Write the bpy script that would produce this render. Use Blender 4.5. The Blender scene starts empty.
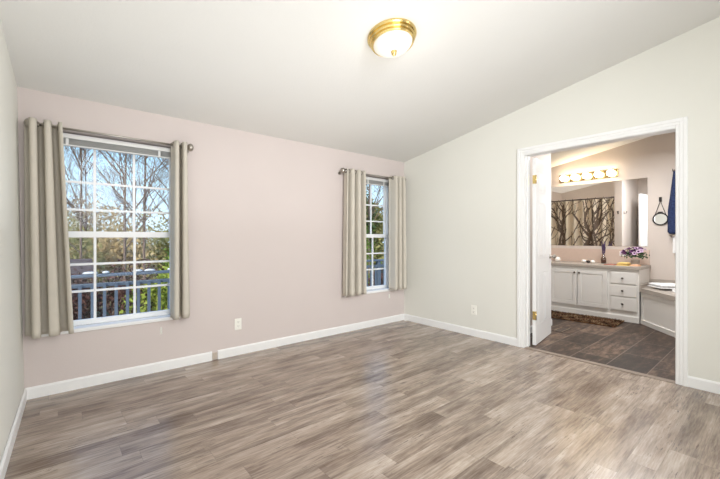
import bpy, bmesh, math, random
from mathutils import Vector, Matrix
PI = math.pi
S = bpy.context.scene
COL = S.collection

# ------------------------------------------------------------ camera, sky, sun, added fill lamps, exposure
cd = bpy.data.cameras.new('camera'); cam = bpy.data.objects.new('camera', cd); COL.objects.link(cam)
cam.location = (-3.808, -3.551, 1.17); cam.rotation_euler = (PI/2, 0, math.radians(-40))
cd.lens = 18; cd.sensor_width = 36; cd.sensor_fit = 'HORIZONTAL'; cd.shift_y = -1.5/720
cd.clip_start = 0.02; cd.clip_end = 300
S.camera = cam
S.view_settings.view_transform = 'Standard'; S.view_settings.look = 'None'
S.view_settings.gamma = 1; S.view_settings.use_curve_mapping = False
S.view_settings.exposure = 0.1

W = bpy.data.worlds.new('sky'); S.world = W; W.use_nodes = True
nt = W.node_tree; nt.nodes.clear()
wo = nt.nodes.new('ShaderNodeOutputWorld'); bg = nt.nodes.new('ShaderNodeBackground')
tc = nt.nodes.new('ShaderNodeTexCoord'); sx = nt.nodes.new('ShaderNodeSeparateXYZ')
rp = nt.nodes.new('ShaderNodeValToRGB'); nz = nt.nodes.new('ShaderNodeTexNoise'); mx = nt.nodes.new('ShaderNodeMix')
mx.data_type = 'RGBA'
nt.links.new(tc.outputs['Generated'], sx.inputs[0]); nt.links.new(sx.outputs['Z'], rp.inputs['Fac'])
e = rp.color_ramp.elements
e[0].position = 0.0; e[0].color = (0.72, 0.86, 1.0, 1)
e[1].position = 0.6; e[1].color = (0.16, 0.42, 0.95, 1)
m = e.new(0.12); m.color = (0.6, 0.84, 1.0, 1)
m = e.new(0.28); m.color = (0.36, 0.68, 1.0, 1)
nz.inputs['Scale'].default_value = 3.0; nz.inputs['Detail'].default_value = 5
cr = nt.nodes.new('ShaderNodeValToRGB'); cr.color_ramp.elements[0].position = 0.55; cr.color_ramp.elements[1].position = 0.8
cr.color_ramp.elements[1].color = (0.6, 0.6, 0.6, 1)
nt.links.new(tc.outputs['Generated'], nz.inputs['Vector']); nt.links.new(nz.outputs['Fac'], cr.inputs['Fac'])
nt.links.new(cr.outputs['Color'], mx.inputs[0]); nt.links.new(rp.outputs['Color'], mx.inputs[6]); mx.inputs[7].default_value = (0.95, 0.97, 1, 1)
nt.links.new(mx.outputs[2], bg.inputs['Color']); bg.inputs['Strength'].default_value = 1.25
nt.links.new(bg.outputs[0], wo.inputs['Surface'])

def light(name, kind, loc, energy, color=(1, 1, 1), size=1.0, size_y=None, rot=(0, 0, 0), **kw):
    d = bpy.data.lights.new(name, kind); d.energy = energy; d.color = color
    if kind == 'AREA':
        d.size = size
        if size_y: d.shape = 'RECTANGLE'; d.size_y = size_y
    elif kind == 'SUN': d.angle = size
    else: d.shadow_soft_size = size
    o = bpy.data.objects.new(name, d); o.location = loc; o.rotation_euler = rot; COL.objects.link(o)
    return o
light('sun', 'SUN', (-12, -10, 14), 4.2, (1, 0.95, 0.86), 0.01, rot=Vector((0.62, 0.48, -0.62)).to_track_quat('-Z', 'Y').to_euler())
light('room_fill', 'AREA', (-3.05, -5.05, 1.5), 45, (0.96, 0.98, 1.0), 1.8, 2.5, rot=(PI/2, 0, 0))  # added fill behind the camera, no real lamp there
cl_ = light('corner_fill', 'AREA', (-3.0, -4.5, 2.0), 25, (0.96, 0.98, 1.0), 1.3, 1.3, rot=(math.radians(77), 0, math.radians(-30)))  # unseen fill added to brighten the far corner
cl_.data.spread = math.radians(85)
cl_ = light('left_fill', 'AREA', (-0.9, -4.6, 2.0), 15, (0.96, 0.98, 1.0), 1.2, 1.2, rot=(math.radians(78), 0, math.radians(56)))  # unseen fill added to lift the left wall and window wall
cl_.data.spread = math.radians(80)
light('upward_fill', 'AREA', (-2.45, -2.3, 1.2), 20, (0.96, 0.98, 1.0), 2.8, 3.3, rot=(PI, 0, 0))  # added mid-room fill facing up, brightens the ceiling; its back is invisible
light('bathroom_fill', 'AREA', (1.5, -2.3, 2.42), 44, (0.97, 0.985, 1.0), 0.8, 0.8)  # fill without a fixture, added to brighten the vanity and tub front
light('alcove_fill', 'AREA', (0.6, -0.7, 0.6), 13, (1.0, 0.96, 0.9), 0.5, 0.5, rot=(PI, 0, 0))  # added upward fill hidden behind the shower curtain, lights the alcove top

# ------------------------------------------------------------ materials
def srgb(r, g, b):
    f = lambda c: (c/255/12.92) if c/255 <= 0.04045 else ((c/255+0.055)/1.055)**2.4
    return (f(r), f(g), f(b), 1)
class G:
    """small node-graph helper"""
    def __init__(s, name):
        s.m = bpy.data.materials.new(name); s.m.use_nodes = True; s.t = s.m.node_tree; s.t.nodes.clear()
        s.out = s.t.nodes.new('ShaderNodeOutputMaterial'); s.b = s.t.nodes.new('ShaderNodeBsdfPrincipled')
        s.t.links.new(s.b.outputs[0], s.out.inputs[0])
    def n(s, kind, **props):
        x = s.t.nodes.new(kind)
        for k, v in props.items(): setattr(x, k, v)
        return x
    def l(s, a, b): s.t.links.new(a, b)
    def val(s, sock, v):
        if hasattr(v, 'is_output') or hasattr(v, 'links'): s.l(v, sock)
        else: sock.default_value = v
    def math(s, op, a, b=0.0, c=None):
        x = s.n('ShaderNodeMath', operation=op); s.val(x.inputs[0], a); s.val(x.inputs[1], b)
        if c is not None: s.val(x.inputs[2], c)
        return x.outputs[0]
    def mix(s, fac, a, b, mode='MIX'):
        x = s.n('ShaderNodeMix', data_type='RGBA', blend_type=mode); s.val(x.inputs[0], fac); s.val(x.inputs[6], a); s.val(x.inputs[7], b)
        return x.outputs[2]
    def ramp(s, fac, stops):
        x = s.n('ShaderNodeValToRGB'); s.l(fac, x.inputs[0]); el = x.color_ramp.elements
        while len(el) < len(stops): el.new(0.5)
        for q, (p, c) in zip(el, stops): q.position = p; q.color = c
        return x.outputs[0]
    def coord(s, which='Object'):
        return s.n('ShaderNodeTexCoord').outputs[which]
    def noise(s, vec, scale, detail=3, rough=0.5, out='Fac'):
        x = s.n('ShaderNodeTexNoise'); s.l(vec, x.inputs['Vector']); x.inputs['Scale'].default_value = scale
        x.inputs['Detail'].default_value = detail; x.inputs['Roughness'].default_value = rough
        return x.outputs[out]
    def mapping(s, vec, scale=(1, 1, 1), loc=(0, 0, 0)):
        x = s.n('ShaderNodeMapping'); s.l(vec, x.inputs[0]); x.inputs['Scale'].default_value = scale; x.inputs['Location'].default_value = loc
        return x.outputs[0]
    def bump(s, h, strength=0.1, dist=0.01):
        x = s.n('ShaderNodeBump'); s.l(h, x.inputs['Height']); x.inputs['Strength'].default_value = strength; x.inputs['Distance'].default_value = dist
        s.l(x.outputs[0], s.b.inputs['Normal'])
def mat(name, col, rough=0.5, metal=0.0, var=0.0, vscale=8, bump=0.0, bscale=60, spec=0.5, emit=None, estr=0.0, trans=0.0, col2=None):
    g = G(name); b = g.b
    b.inputs['Roughness'].default_value = rough; b.inputs['Metallic'].default_value = metal
    b.inputs['Specular IOR Level'].default_value = spec
    c = g.coord()
    if var or col2:
        f = g.noise(c, vscale, 4)
        c2 = col2 or tuple(x*(1-var) for x in col[:3])+(1,)
        g.l(g.ramp(f, [(0.3, c2), (0.7, col)]), b.inputs['Base Color'])
    else: b.inputs['Base Color'].default_value = col
    if bump: g.bump(g.noise(c, bscale, 3), bump, 0.004)
    if emit: b.inputs['Emission Color'].default_value = emit; b.inputs['Emission Strength'].default_value = estr
    if trans:
        tr = g.n('ShaderNodeBsdfTranslucent'); tr.inputs[0].default_value = col
        ms = g.n('ShaderNodeMixShader'); ms.inputs[0].default_value = trans
        g.l(b.outputs[0], ms.inputs[1]); g.l(tr.outputs[0], ms.inputs[2]); g.l(ms.outputs[0], g.out.inputs[0])
    return g.m
def glass_mat(name='window_glass', tint=(1, 1, 1, 1), refl=0.008):
    g = G(name); t = g.n('ShaderNodeBsdfTransparent'); t.inputs[0].default_value = tint
    gl = g.n('ShaderNodeBsdfGlossy'); gl.inputs['Roughness'].default_value = 0.0
    ms = g.n('ShaderNodeMixShader'); ms.inputs[0].default_value = refl
    g.l(t.outputs[0], ms.inputs[1]); g.l(gl.outputs[0], ms.inputs[2]); g.l(ms.outputs[0], g.out.inputs[0])
    return g.m
M = {}
M['wall_ivory'] = mat('wall_ivory', srgb(230, 229, 221), 0.75, var=0.015, vscale=2, bump=0.12, bscale=90, spec=0.3)
M['wall_pink'] = mat('wall_pink', srgb(214, 203, 199), 0.75, var=0.02, vscale=2, bump=0.12, bscale=90, spec=0.3)
M['wall_bath'] = mat('wall_bath', srgb(214, 203, 194), 0.7, var=0.02, vscale=2, bump=0.1, bscale=90, spec=0.3)
M['ceiling'] = mat('ceiling_paint', srgb(230, 229, 225), 0.9, var=0.012, vscale=3, bump=0.2, bscale=70, spec=0.2)
M['trim'] = mat('white_trim', srgb(242, 242, 241), 0.35)
M['vinyl'] = mat('white_vinyl', srgb(248, 248, 248), 0.35)
M['blind'] = mat('blind_white', srgb(238, 238, 236), 0.45)
M['slat'] = mat('blind_slats', srgb(190, 190, 188), 0.5)
M['door'] = mat('door_paint', srgb(240, 240, 239), 0.3)
M['cabinet'] = mat('cabinet_white', srgb(232, 229, 224), 0.4, var=0.012, vscale=4)
M['brass'] = mat('brass', srgb(232, 206, 140), 0.2, 1.0, var=0.06, vscale=30)
M['nickel'] = mat('nickel', srgb(176, 170, 162), 0.28, 1.0, var=0.05, vscale=30)
M['dark_nickel'] = mat('dark_nickel', srgb(96, 88, 82), 0.3, 1.0, var=0.05, vscale=30)
M['black'] = mat('black_iron', srgb(34, 30, 28), 0.45, 0.3, var=0.1)
M['dark_gap'] = mat('dark_slot', srgb(40, 36, 34), 0.8)
M['plastic'] = mat('outlet_plastic', srgb(244, 242, 234), 0.35)
M['beige_plastic'] = mat('beige_plastic', srgb(205, 192, 178), 0.5, var=0.15, vscale=60)
M['mirror'] = mat('mirror_silver', (0.93, 0.93, 0.93, 1), 0.0, 1.0)
M['counter'] = mat('counter_laminate', srgb(178, 168, 158), 0.35, var=0.1, vscale=120)
M['splash'] = mat('backsplash', srgb(214, 191, 176), 0.35, var=0.04, vscale=20)
M['tub'] = mat('tub_acrylic', srgb(238, 238, 238), 0.15)
M['glass'] = glass_mat()
M['vase_glass'] = glass_mat('vase_glass', (0.62, 0.55, 0.5, 1), 0.12)
M['curtain'] = mat('curtain_cloth', srgb(216, 209, 196), 0.9, var=0.04, vscale=5, bump=0.25, bscale=300, spec=0.1, trans=0.10)
M['towel'] = mat('white_terry', srgb(240, 240, 240), 0.95, var=0.04, vscale=60, bump=0.6, bscale=250, spec=0.1)
M['yellow'] = mat('yellow_cloth', srgb(228, 196, 122), 0.9, var=0.12, vscale=30, bump=0.4, bscale=200, spec=0.1)
M['peach'] = mat('peach_cloth', srgb(214, 170, 138), 0.9, var=0.12, vscale=30, bump=0.4, bscale=200, spec=0.1)
M['robe'] = mat('navy_fleece', srgb(40, 48, 78), 0.95, bump=0.5, bscale=120, spec=0.1, vscale=45, col2=srgb(58, 70, 104))
M['white_ceramic'] = mat('white_ceramic', srgb(244, 240, 234), 0.25)
M['dark_thing'] = mat('dark_ceramic', srgb(48, 40, 38), 0.4)
M['petal'] = mat('pale_petals', srgb(222, 204, 220), 0.7, vscale=30, col2=srgb(190, 150, 190))
M['petal2'] = mat('purple_petals', srgb(92, 38, 92), 0.7, vscale=30, col2=srgb(60, 20, 66))
M['leaf'] = mat('flower_leaves', srgb(52, 86, 44), 0.6, vscale=30, var=0.4)
M['bulb'] = mat('frosted_bulb', (1, 0.95, 0.85, 1), 0.3, emit=(1, 0.84, 0.62, 1), estr=19.0)
M['dome'] = mat('frosted_dome', (0.8, 0.76, 0.68, 1), 0.25, emit=(1, 0.93, 0.8, 1), estr=0.16)
M['deck_paint'] = mat('blue_grey_paint', srgb(96, 108, 120), 0.6, var=0.12, vscale=12)
M['deck_boards'] = mat('deck_boards', srgb(120, 122, 128), 0.7, var=0.2, vscale=6)
M['stone'] = mat('pale_stone', srgb(222, 220, 216), 0.8, var=0.25, vscale=30)
M['ground'] = mat('ground_grass', srgb(112, 108, 66), 0.95, vscale=1.2, col2=srgb(92, 74, 52), bump=0.5, bscale=20)
M['bark'] = mat('bark', srgb(134, 112, 96), 0.9, var=0.35, vscale=12, bump=0.5, bscale=40)
M['bark_dark'] = mat('bark_reddish', srgb(104, 74, 68), 0.9, var=0.35, vscale=12)
for n, a, b in (('fol_olive', (186, 178, 118), (140, 130, 84)), ('fol_green', (124, 150, 62), (84, 112, 42)), ('fol_yellow', (186, 192, 92), (132, 150, 60)),
                ('fol_tan', (206, 182, 134), (162, 138, 98)), ('fol_dark', (104, 122, 70), (72, 90, 50)), ('fol_brown', (122, 88, 76), (92, 66, 58))):
    M[n] = mat(n, srgb(*a), 0.8, vscale=2.5, col2=srgb(*b), spec=0.2, trans=0.25)
M['siding'] = mat('dark_siding', srgb(62, 60, 64), 0.8, var=0.2, vscale=10)
M['shed_roof'] = mat('dark_shingle', srgb(84, 70, 66), 0.9, var=0.3, vscale=14)
M['rug'] = mat('shag_rug', srgb(126, 92, 62), 1.0, vscale=22, col2=srgb(52, 34, 24), bump=1.0, bscale=160, spec=0.1)
M['exterior'] = mat('exterior_wall', srgb(170, 170, 172), 0.8, var=0.05)

def floor_mat():
    g = G('laminate_planks'); c = g.coord('Object'); s = g.n('ShaderNodeSeparateXYZ'); g.l(c, s.inputs[0])
    w, L = 0.125, 0.92
    yr = g.math('DIVIDE', s.outputs['Y'], w); row = g.math('FLOOR', yr)
    wn = g.n('ShaderNodeTexWhiteNoise', noise_dimensions='1D'); g.l(row, wn.inputs['W'])
    xs = g.math('ADD', g.math('DIVIDE', s.outputs['X'], L), g.math('MULTIPLY', wn.outputs['Value'], 7.3)); col = g.math('FLOOR', xs)
    cv = g.n('ShaderNodeCombineXYZ'); g.l(row, cv.inputs[0]); g.l(col, cv.inputs[1])
    w2 = g.n('ShaderNodeTexWhiteNoise', noise_dimensions='3D'); g.l(cv.outputs[0], w2.inputs['Vector'])
    r = w2.outputs['Value']
    off = g.n('ShaderNodeCombineXYZ'); g.l(g.math('MULTIPLY', r, 37.0), off.inputs[0]); g.l(g.math('MULTIPLY', r, 91.0), off.inputs[1]); g.l(row, off.inputs[2])
    add = g.n('ShaderNodeVectorMath', operation='ADD'); g.l(c, add.inputs[0]); g.l(off.outputs[0], add.inputs[1])
    v1 = g.mapping(add.outputs[0], (1.6, 12, 1)); v2 = g.mapping(add.outputs[0], (7, 105, 1)); v3 = g.mapping(add.outputs[0], (2.2, 5.5, 1))
    n1 = g.noise(v1, 1.0, 6, 0.62); n2 = g.noise(v2, 1.0, 4, 0.6); n3 = g.noise(v3, 1.3, 3, 0.5)
    n4 = g.noise(g.mapping(add.outputs[0], (9, 110, 1)), 1.0, 3, 0.7)
    f = g.math('ADD', g.math('MULTIPLY', n1, 0.46), g.math('MULTIPLY', n2, 0.32)); f = g.math('ADD', f, g.math('MULTIPLY', n3, 0.26))
    f = g.math('ADD', f, g.math('MULTIPLY', g.math('SUBTRACT', r, 0.5), 0.085))
    base = g.ramp(f, [(0.38, srgb(98, 81, 69)), (0.465, srgb(132, 115, 102)), (0.545, srgb(158, 142, 128)), (0.66, srgb(190, 175, 161))])
    r3 = g.math('FLOOR', g.math('DIVIDE', s.outputs['Y'], w/3)); wn3 = g.n('ShaderNodeTexWhiteNoise', noise_dimensions='1D'); g.l(r3, wn3.inputs['W'])
    c3 = g.math('FLOOR', g.math('ADD', g.math('DIVIDE', s.outputs['X'], 0.47), g.math('MULTIPLY', wn3.outputs['Value'], 5.7)))
    cv3 = g.n('ShaderNodeCombineXYZ'); g.l(r3, cv3.inputs[0]); g.l(c3, cv3.inputs[1]); cv3.inputs[2].default_value = 3.0
    w3 = g.n('ShaderNodeTexWhiteNoise', noise_dimensions='3D'); g.l(cv3.outputs[0], w3.inputs['Vector'])
    tint = g.n('ShaderNodeHueSaturation'); g.l(base, tint.inputs['Color']); g.l(g.math('ADD', g.math('MULTIPLY', w3.outputs['Value'], 0.20), 0.94), tint.inputs['Value'])
    base = tint.outputs[0]
    crack = g.ramp(n4, [(0.35, (1, 1, 1, 1)), (0.43, (0, 0, 0, 1))])
    gate = g.ramp(g.noise(g.mapping(add.outputs[0], (2.0, 7, 1), (5, 3, 0)), 1.0, 2, 0.5), [(0.48, (0, 0, 0, 1)), (0.62, (1, 1, 1, 1))])
    base = g.mix(g.math('MULTIPLY', g.math('MULTIPLY', crack, gate), 0.95), base, srgb(74, 56, 44))
    # occasional dark knots
    vk = g.n('ShaderNodeTexVoronoi'); g.l(g.mapping(add.outputs[0], (2.2, 7.0, 1)), vk.inputs['Vector']); vk.inputs['Scale'].default_value = 1.0
    k = g.ramp(vk.outputs['Distance'], [(0.03, (1, 1, 1, 1)), (0.12, (0, 0, 0, 1))])
    base = g.mix(g.math('MULTIPLY', k, 0.55), base, srgb(70, 55, 46))
    fy = g.math('FRACT', yr); fx = g.math('FRACT', xs)
    e1 = g.math('MINIMUM', g.math('MULTIPLY', g.math('MINIMUM', fy, g.math('SUBTRACT', 1.0, fy)), w), g.math('MULTIPLY', g.math('MINIMUM', fx, g.math('SUBTRACT', 1.0, fx)), L))
    seam = g.math('LESS_THAN', e1, 0.0013)
    base = g.mix(g.math('MULTIPLY', seam, 0.3), base, srgb(62, 52, 46))
    g.l(base, g.b.inputs['Base Color'])
    g.l(g.math('ADD', g.math('MULTIPLY', n1, 0.14), 0.17), g.b.inputs['Roughness'])
    g.b.inputs['Specular IOR Level'].default_value = 0.75
    g.bump(g.math('SUBTRACT', n2, g.math('MULTIPLY', seam, 0.6)), 0.05, 0.003)
    return g.m
def tile_mat():
    g = G('slate_tile'); c = g.coord('Object'); s = g.n('ShaderNodeSeparateXYZ'); g.l(c, s.inputs[0])
    w, L = 0.303, 0.606
    yr = g.math('DIVIDE', g.math('ADD', s.outputs['Y'], 2.16+6.06), w); row = g.math('FLOOR', yr)
    xs = g.math('ADD', g.math('DIVIDE', s.outputs['X'], L), g.math('MULTIPLY', row, 0.5)); col = g.math('FLOOR', xs)
    cv = g.n('ShaderNodeCombineXYZ'); g.l(row, cv.inputs[0]); g.l(col, cv.inputs[1])
    w2 = g.n('ShaderNodeTexWhiteNoise', noise_dimensions='3D'); g.l(cv.outputs[0], w2.inputs['Vector'])
    n1 = g.noise(g.mapping(c, (4, 14, 1)), 1.0, 7, 0.7); n2 = g.noise(c, 30, 3)
    f = g.math('ADD', g.math('MULTIPLY', n1, 0.7), g.math('ADD', g.math('MULTIPLY', n2, 0.15), g.math('MULTIPLY', w2.outputs['Value'], 0.15)))
    base = g.ramp(f, [(0.40, srgb(38, 27, 21)), (0.51, srgb(70, 54, 44)), (0.62, srgb(124, 102, 86))])
    fy = g.math('FRACT', yr); fx = g.math('FRACT', xs)
    e1 = g.math('MINIMUM', g.math('MULTIPLY', g.math('MINIMUM', fy, g.math('SUBTRACT', 1.0, fy)), w), g.math('MULTIPLY', g.math('MINIMUM', fx, g.math('SUBTRACT', 1.0, fx)), L))
    gr = g.math('LESS_THAN', e1, 0.0028)
    base = g.mix(g.math('MULTIPLY', gr, 0.65), base, srgb(150, 136, 124)); g.l(base, g.b.inputs['Base Color'])
    g.b.inputs['Roughness'].default_value = 0.45; g.b.inputs['Specular IOR Level'].default_value = 0.35
    g.bump(g.math('SUBTRACT', n1, gr), 0.12, 0.004)
    return g.m
M['floor'] = floor_mat(); M['tile'] = tile_mat()

# ------------------------------------------------------------ mesh helpers
def bmnew(): return bmesh.new()
def box(bm, x0, x1, y0, y1, z0, z1, mi=0, mtx=None):
    vs = [bm.verts.new((x, y, z)) for x in (x0, x1) for y in (y0, y1) for z in (z0, z1)]
    if mtx:
        for v in vs: v.co = mtx @ v.co
    fs = [(0, 1, 3, 2), (4, 6, 7, 5), (0, 4, 5, 1), (2, 3, 7, 6), (0, 2, 6, 4), (1, 5, 7, 3)]
    for f in fs:
        q = bm.faces.new([vs[i] for i in f]); q.material_index = mi
    return vs
def prism(bm, pts, d, mi=0):
    """pts: list of 3d points (planar), extruded by vector d"""
    a = [bm.verts.new(p) for p in pts]; b = [bm.verts.new(Vector(p)+Vector(d)) for p in pts]
    n = len(a); f = [bm.faces.new(a), bm.faces.new(list(reversed(b)))]
    for i in range(n): f.append(bm.faces.new((a[i], b[i], b[(i+1) % n], a[(i+1) % n])))
    for q in f: q.material_index = mi
def lathe(bm, prof, loc=(0, 0, 0), axis='Z', seg=24, mi=0, mtx=None, smooth=True):
    rings = []
    for r, h in prof:
        ring = []
        for i in range(seg):
            a = 2*PI*i/seg; p = Vector((max(r, 1e-5)*math.cos(a), max(r, 1e-5)*math.sin(a), h))
            if axis == 'X': p = Vector((p.z, p.x, p.y))
            elif axis == 'Y': p = Vector((p.x, p.z, p.y))
            if mtx: p = mtx @ p
            ring.append(bm.verts.new(p+Vector(loc)))
        rings.append(ring)
    for j in range(len(rings)-1):
        for i in range(seg):
            f = bm.faces.new((rings[j][i], rings[j][(i+1) % seg], rings[j+1][(i+1) % seg], rings[j+1][i])); f.smooth = smooth; f.material_index = mi
    for rg in (rings[0], rings[-1]):
        try: f = bm.faces.new(rg); f.material_index = mi
        except ValueError: pass
def tube(bm, pts, r, seg=8, mi=0, cap=True):
    """pts list of Vector, r float or list"""
    pts = [Vector(p) for p in pts]; n = len(pts)
    rs = r if isinstance(r, (list, tuple)) else [r]*n
    rings = []; up = None
    for i, p in enumerate(pts):
        t = (pts[min(i+1, n-1)]-pts[max(i-1, 0)]).normalized()
        if up is None: up = Vector((0, 0, 1)) if abs(t.z) < 0.9 else Vector((1, 0, 0))
        a = t.cross(up).normalized(); b = a.cross(t).normalized(); up = b
        rings.append([bm.verts.new(p+a*math.cos(2*PI*k/seg)*rs[i]+b*math.sin(2*PI*k/seg)*rs[i]) for k in range(seg)])
    for j in range(n-1):
        for k in range(seg):
            f = bm.faces.new((rings[j][k], rings[j][(k+1) % seg], rings[j+1][(k+1) % seg], rings[j+1][k])); f.smooth = True; f.material_index = mi
    if cap:
        for rg in (rings[0], rings[-1]): f = bm.faces.new(rg); f.material_index = mi
def ball(bm, c, r, seg=12, rings=8, sc=(1, 1, 1), mi=0, jit=0, rnd=None):
    prof = []
    st = len(bm.verts)
    vs = bmesh.ops.create_uvsphere(bm, u_segments=seg, v_segments=rings, radius=r)['verts']
    for v in vs:
        k = 1+(rnd.uniform(-jit, jit) if rnd else 0)
        v.co = Vector((v.co.x*sc[0]*k, v.co.y*sc[1]*k, v.co.z*sc[2]*k))+Vector(c)
        for f in v.link_faces: f.smooth = True; f.material_index = mi
def obj(name, bm, mats, parent=None, bevel=0.0, seg=2, fix=True):
    if fix: bmesh.ops.recalc_face_normals(bm, faces=bm.faces)
    me = bpy.data.meshes.new(name); bm.to_mesh(me); bm.free()
    for m_ in (mats if isinstance(mats, (list, tuple)) else [mats]): me.materials.append(m_)
    o = bpy.data.objects.new(name, me); COL.objects.link(o)
    if parent: o.parent = parent
    if bevel:
        b = o.modifiers.new('bevel', 'BEVEL'); b.width = bevel; b.segments = seg; b.limit_method = 'ANGLE'
    return o
def tag(o, label=None, cat=None, group=None, kind=None):
    if label: o['label'] = label
    if cat: o['category'] = cat
    if group: o['group'] = group
    if kind: o['kind'] = kind
    return o
def empty(name, loc=(0, 0, 0), rz=0.0):
    o = bpy.data.objects.new(name, None); o.location = loc; o.rotation_euler = (0, 0, rz); o.empty_display_size = 0.1; COL.objects.link(o)
    return o
def boxo(name, dims, m, parent=None, bevel=0.0):
    bm = bmnew(); box(bm, *dims); return obj(name, bm, m, parent, bevel)
def struct(name, bm, m, label, cat, **k):
    return tag(obj(name, bm, m, **k), label, cat, kind='structure')
def kids(o): return [c for c in bpy.data.objects if c.parent == o]
def copy_tree(o, parent=None):
    c = o.copy(); COL.objects.link(c); c.parent = parent
    for ch in kids(o): copy_tree(ch, c)
    return c

# ------------------------------------------------------------ structure
H0, SL = 2.254, 0.18
cz = lambda y: H0-SL*y
YB = -5.2
FX = 2.85                      # bathroom far wall
# window openings in the window wall: (x0, x1, z0, z1)
WZ0, WZ1 = 0.47, 1.995
WIN = [(-3.905, -2.965), (-0.800, -0.205)]

bm = bmnew(); box(bm, -4.4, 0.02, YB-0.1, 0.2, -0.1, 0.0)
struct('floor', bm, M['floor'], 'grey-brown laminate plank floor of the bedroom', 'floor')
bm = bmnew(); box(bm, 0.02, FX+0.12, -3.9, 0.2, -0.1, 0.0)
struct('floor_bathroom', bm, M['tile'], 'dark brown slate tile floor of the bathroom', 'floor')
bm = bmnew()
prism(bm, [(-4.4, 0.5, cz(0.5)), (-4.4, YB-0.2, cz(YB-0.2)), (-4.4, YB-0.2, cz(YB-0.2)+0.15), (-4.4, 0.5, cz(0.5)+0.15)], (4.4+FX+0.2, 0, 0))
struct('ceiling', bm, M['ceiling'], 'off-white vaulted ceiling rising away from the window wall', 'ceiling')
# window wall
bm = bmnew()
xs = [-4.15, WIN[0][0], WIN[0][1], WIN[1][0], WIN[1][1], 0.0]
for i in range(5):
    if i in (1, 3):
        box(bm, xs[i], xs[i+1], 0, 0.2, -0.1, WZ0-0.03); box(bm, xs[i], xs[i+1], 0, 0.2, WZ1, H0+0.02)
    else: box(bm, xs[i], xs[i+1], 0, 0.2, -0.1, H0+0.02)
struct('wall_window_side', bm, M['wall_pink'], 'pinkish beige bedroom wall with the two windows', 'wall')
# bathroom side of that wall
bm = bmnew(); box(bm, 0.0, FX+0.12, 0.0, 0.2, -0.1, H0+0.02)
struct('wall_bathroom_outer', bm, M['wall_bath'], 'pale wall at the far left end of the bathroom', 'wall')
def wallprism(bm, x0, x1, y0, y1, z0=-0.05, z1=None):
    t0 = cz(y0)+0.05 if z1 is None else z1; t1 = cz(y1)+0.05 if z1 is None else z1
    prism(bm, [(x0, y0, z0), (x0, y1, z0), (x0, y1, t1), (x0, y0, t0)], (x1-x0, 0, 0))
DY0, DY1, DH = -1.74, -2.967, 2.055
for nm, x0, x1, mt, lb in (('wall_right', 0.0, 0.06, 'wall_ivory', 'ivory bedroom wall around the bathroom doorway'), ('wall_bathroom_near', 0.06, 0.12, 'wall_bath', 'bathroom side of the doorway wall')):
    bm = bmnew()
    wallprism(bm, x0, x1, 0.0, DY0); wallprism(bm, x0, x1, DY1, YB)
    prism(bm, [(x0, DY0, DH), (x0, DY1, DH), (x0, DY1, cz(DY1)+0.05), (x0, DY0, cz(DY0)+0.05)], (x1-x0, 0, 0))
    struct(nm, bm, M[mt], lb, 'wall')
lx = lambda y: -3.992+0.0265*y      # left wall is very slightly out of square
bm = bmnew()
prism(bm, [(lx(0), 0, -0.05), (lx(YB), YB, -0.05), (lx(YB)-0.12, YB, -0.05), (lx(0)-0.12, 0, -0.05)], (0, 0, 3.4))
for v in bm.verts:
    if v.co.z > 1: v.co.z = cz(v.co.y)+0.05; v.co.x -= 0.0175*v.co.z
struct('wall_left', bm, M['wall_ivory'], 'ivory bedroom wall at the left edge', 'wall')
bm = bmnew(); box(bm, -4.3, 0.12, YB-0.12, YB, -0.05, cz(YB)+0.05)
struct('wall_back', bm, M['wall_ivory'], 'ivory bedroom wall behind the viewer', 'wall')
bm = bmnew(); wallprism(bm, FX, FX+0.12, 0.0, -3.9)
struct('wall_bathroom_far', bm, M['wall_bath'], 'pinkish bathroom wall behind the vanity and mirror', 'wall')
bm = bmnew(); box(bm, 0.12, FX, -3.9, -3.8, -0.05, cz(-3.9)+0.05)
struct('wall_bathroom_end', bm, M['wall_bath'], 'bathroom wall beside the tub', 'wall')
bm = bmnew(); box(bm, 0.12, 1.25, -1.5, -1.38, 0.0, cz(-1.5)+0.05)
for v in bm.verts:
    if v.co.z > 1: v.co.z = cz(v.co.y)+0.02
struct('wall_bathroom_partition', bm, M['wall_bath'], 'short partition wall beside the open bathroom door', 'wall')

# baseboards
def base(name, p0, p1, nrm, label, h=0.085, t=0.013):
    p0 = Vector((*p0, 0)); p1 = Vector((*p1, 0)); n = Vector((*nrm, 0))
    bm = bmnew()
    prism(bm, [p0, p0+n*t, p0+n*t+Vector((0, 0, h-0.012)), p0+n*(t*0.45)+Vector((0, 0, h)), p0+Vector((0, 0, h))], p1-p0)
    return struct(name, bm, M['trim'], label, 'baseboard')
base('baseboard_front', (lx(0), 0), (-2.68, 0), (0, -1), 'white baseboard under the left window, left of the gap')
base('baseboard_front.001', (-2.626, 0), (0, 0), (0, -1), 'white baseboard of the window wall, right of the gap')
base('baseboard_left', (lx(0), 0), (lx(YB), YB), (1, 0), 'white baseboard of the left wall')
base('baseboard_right', (0, -0.012), (0, -1.674), (-1, 0), 'white baseboard between the corner and the doorway')
base('baseboard_right.001', (0, -3.038), (0, YB), (-1, 0), 'white baseboard right of the doorway')
base('baseboard_back', (lx(YB)+0.013, YB), (-0.013, YB), (0, 1), 'white baseboard of the wall behind the viewer')
base('baseboard_partition', (0.12, -1.5), (1.263, -1.5), (0, -1), 'white baseboard of the bathroom partition')
base('baseboard_partition.001', (1.25, -1.5), (1.25, -1.38), (1, 0), 'white baseboard on the partition end')

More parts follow.
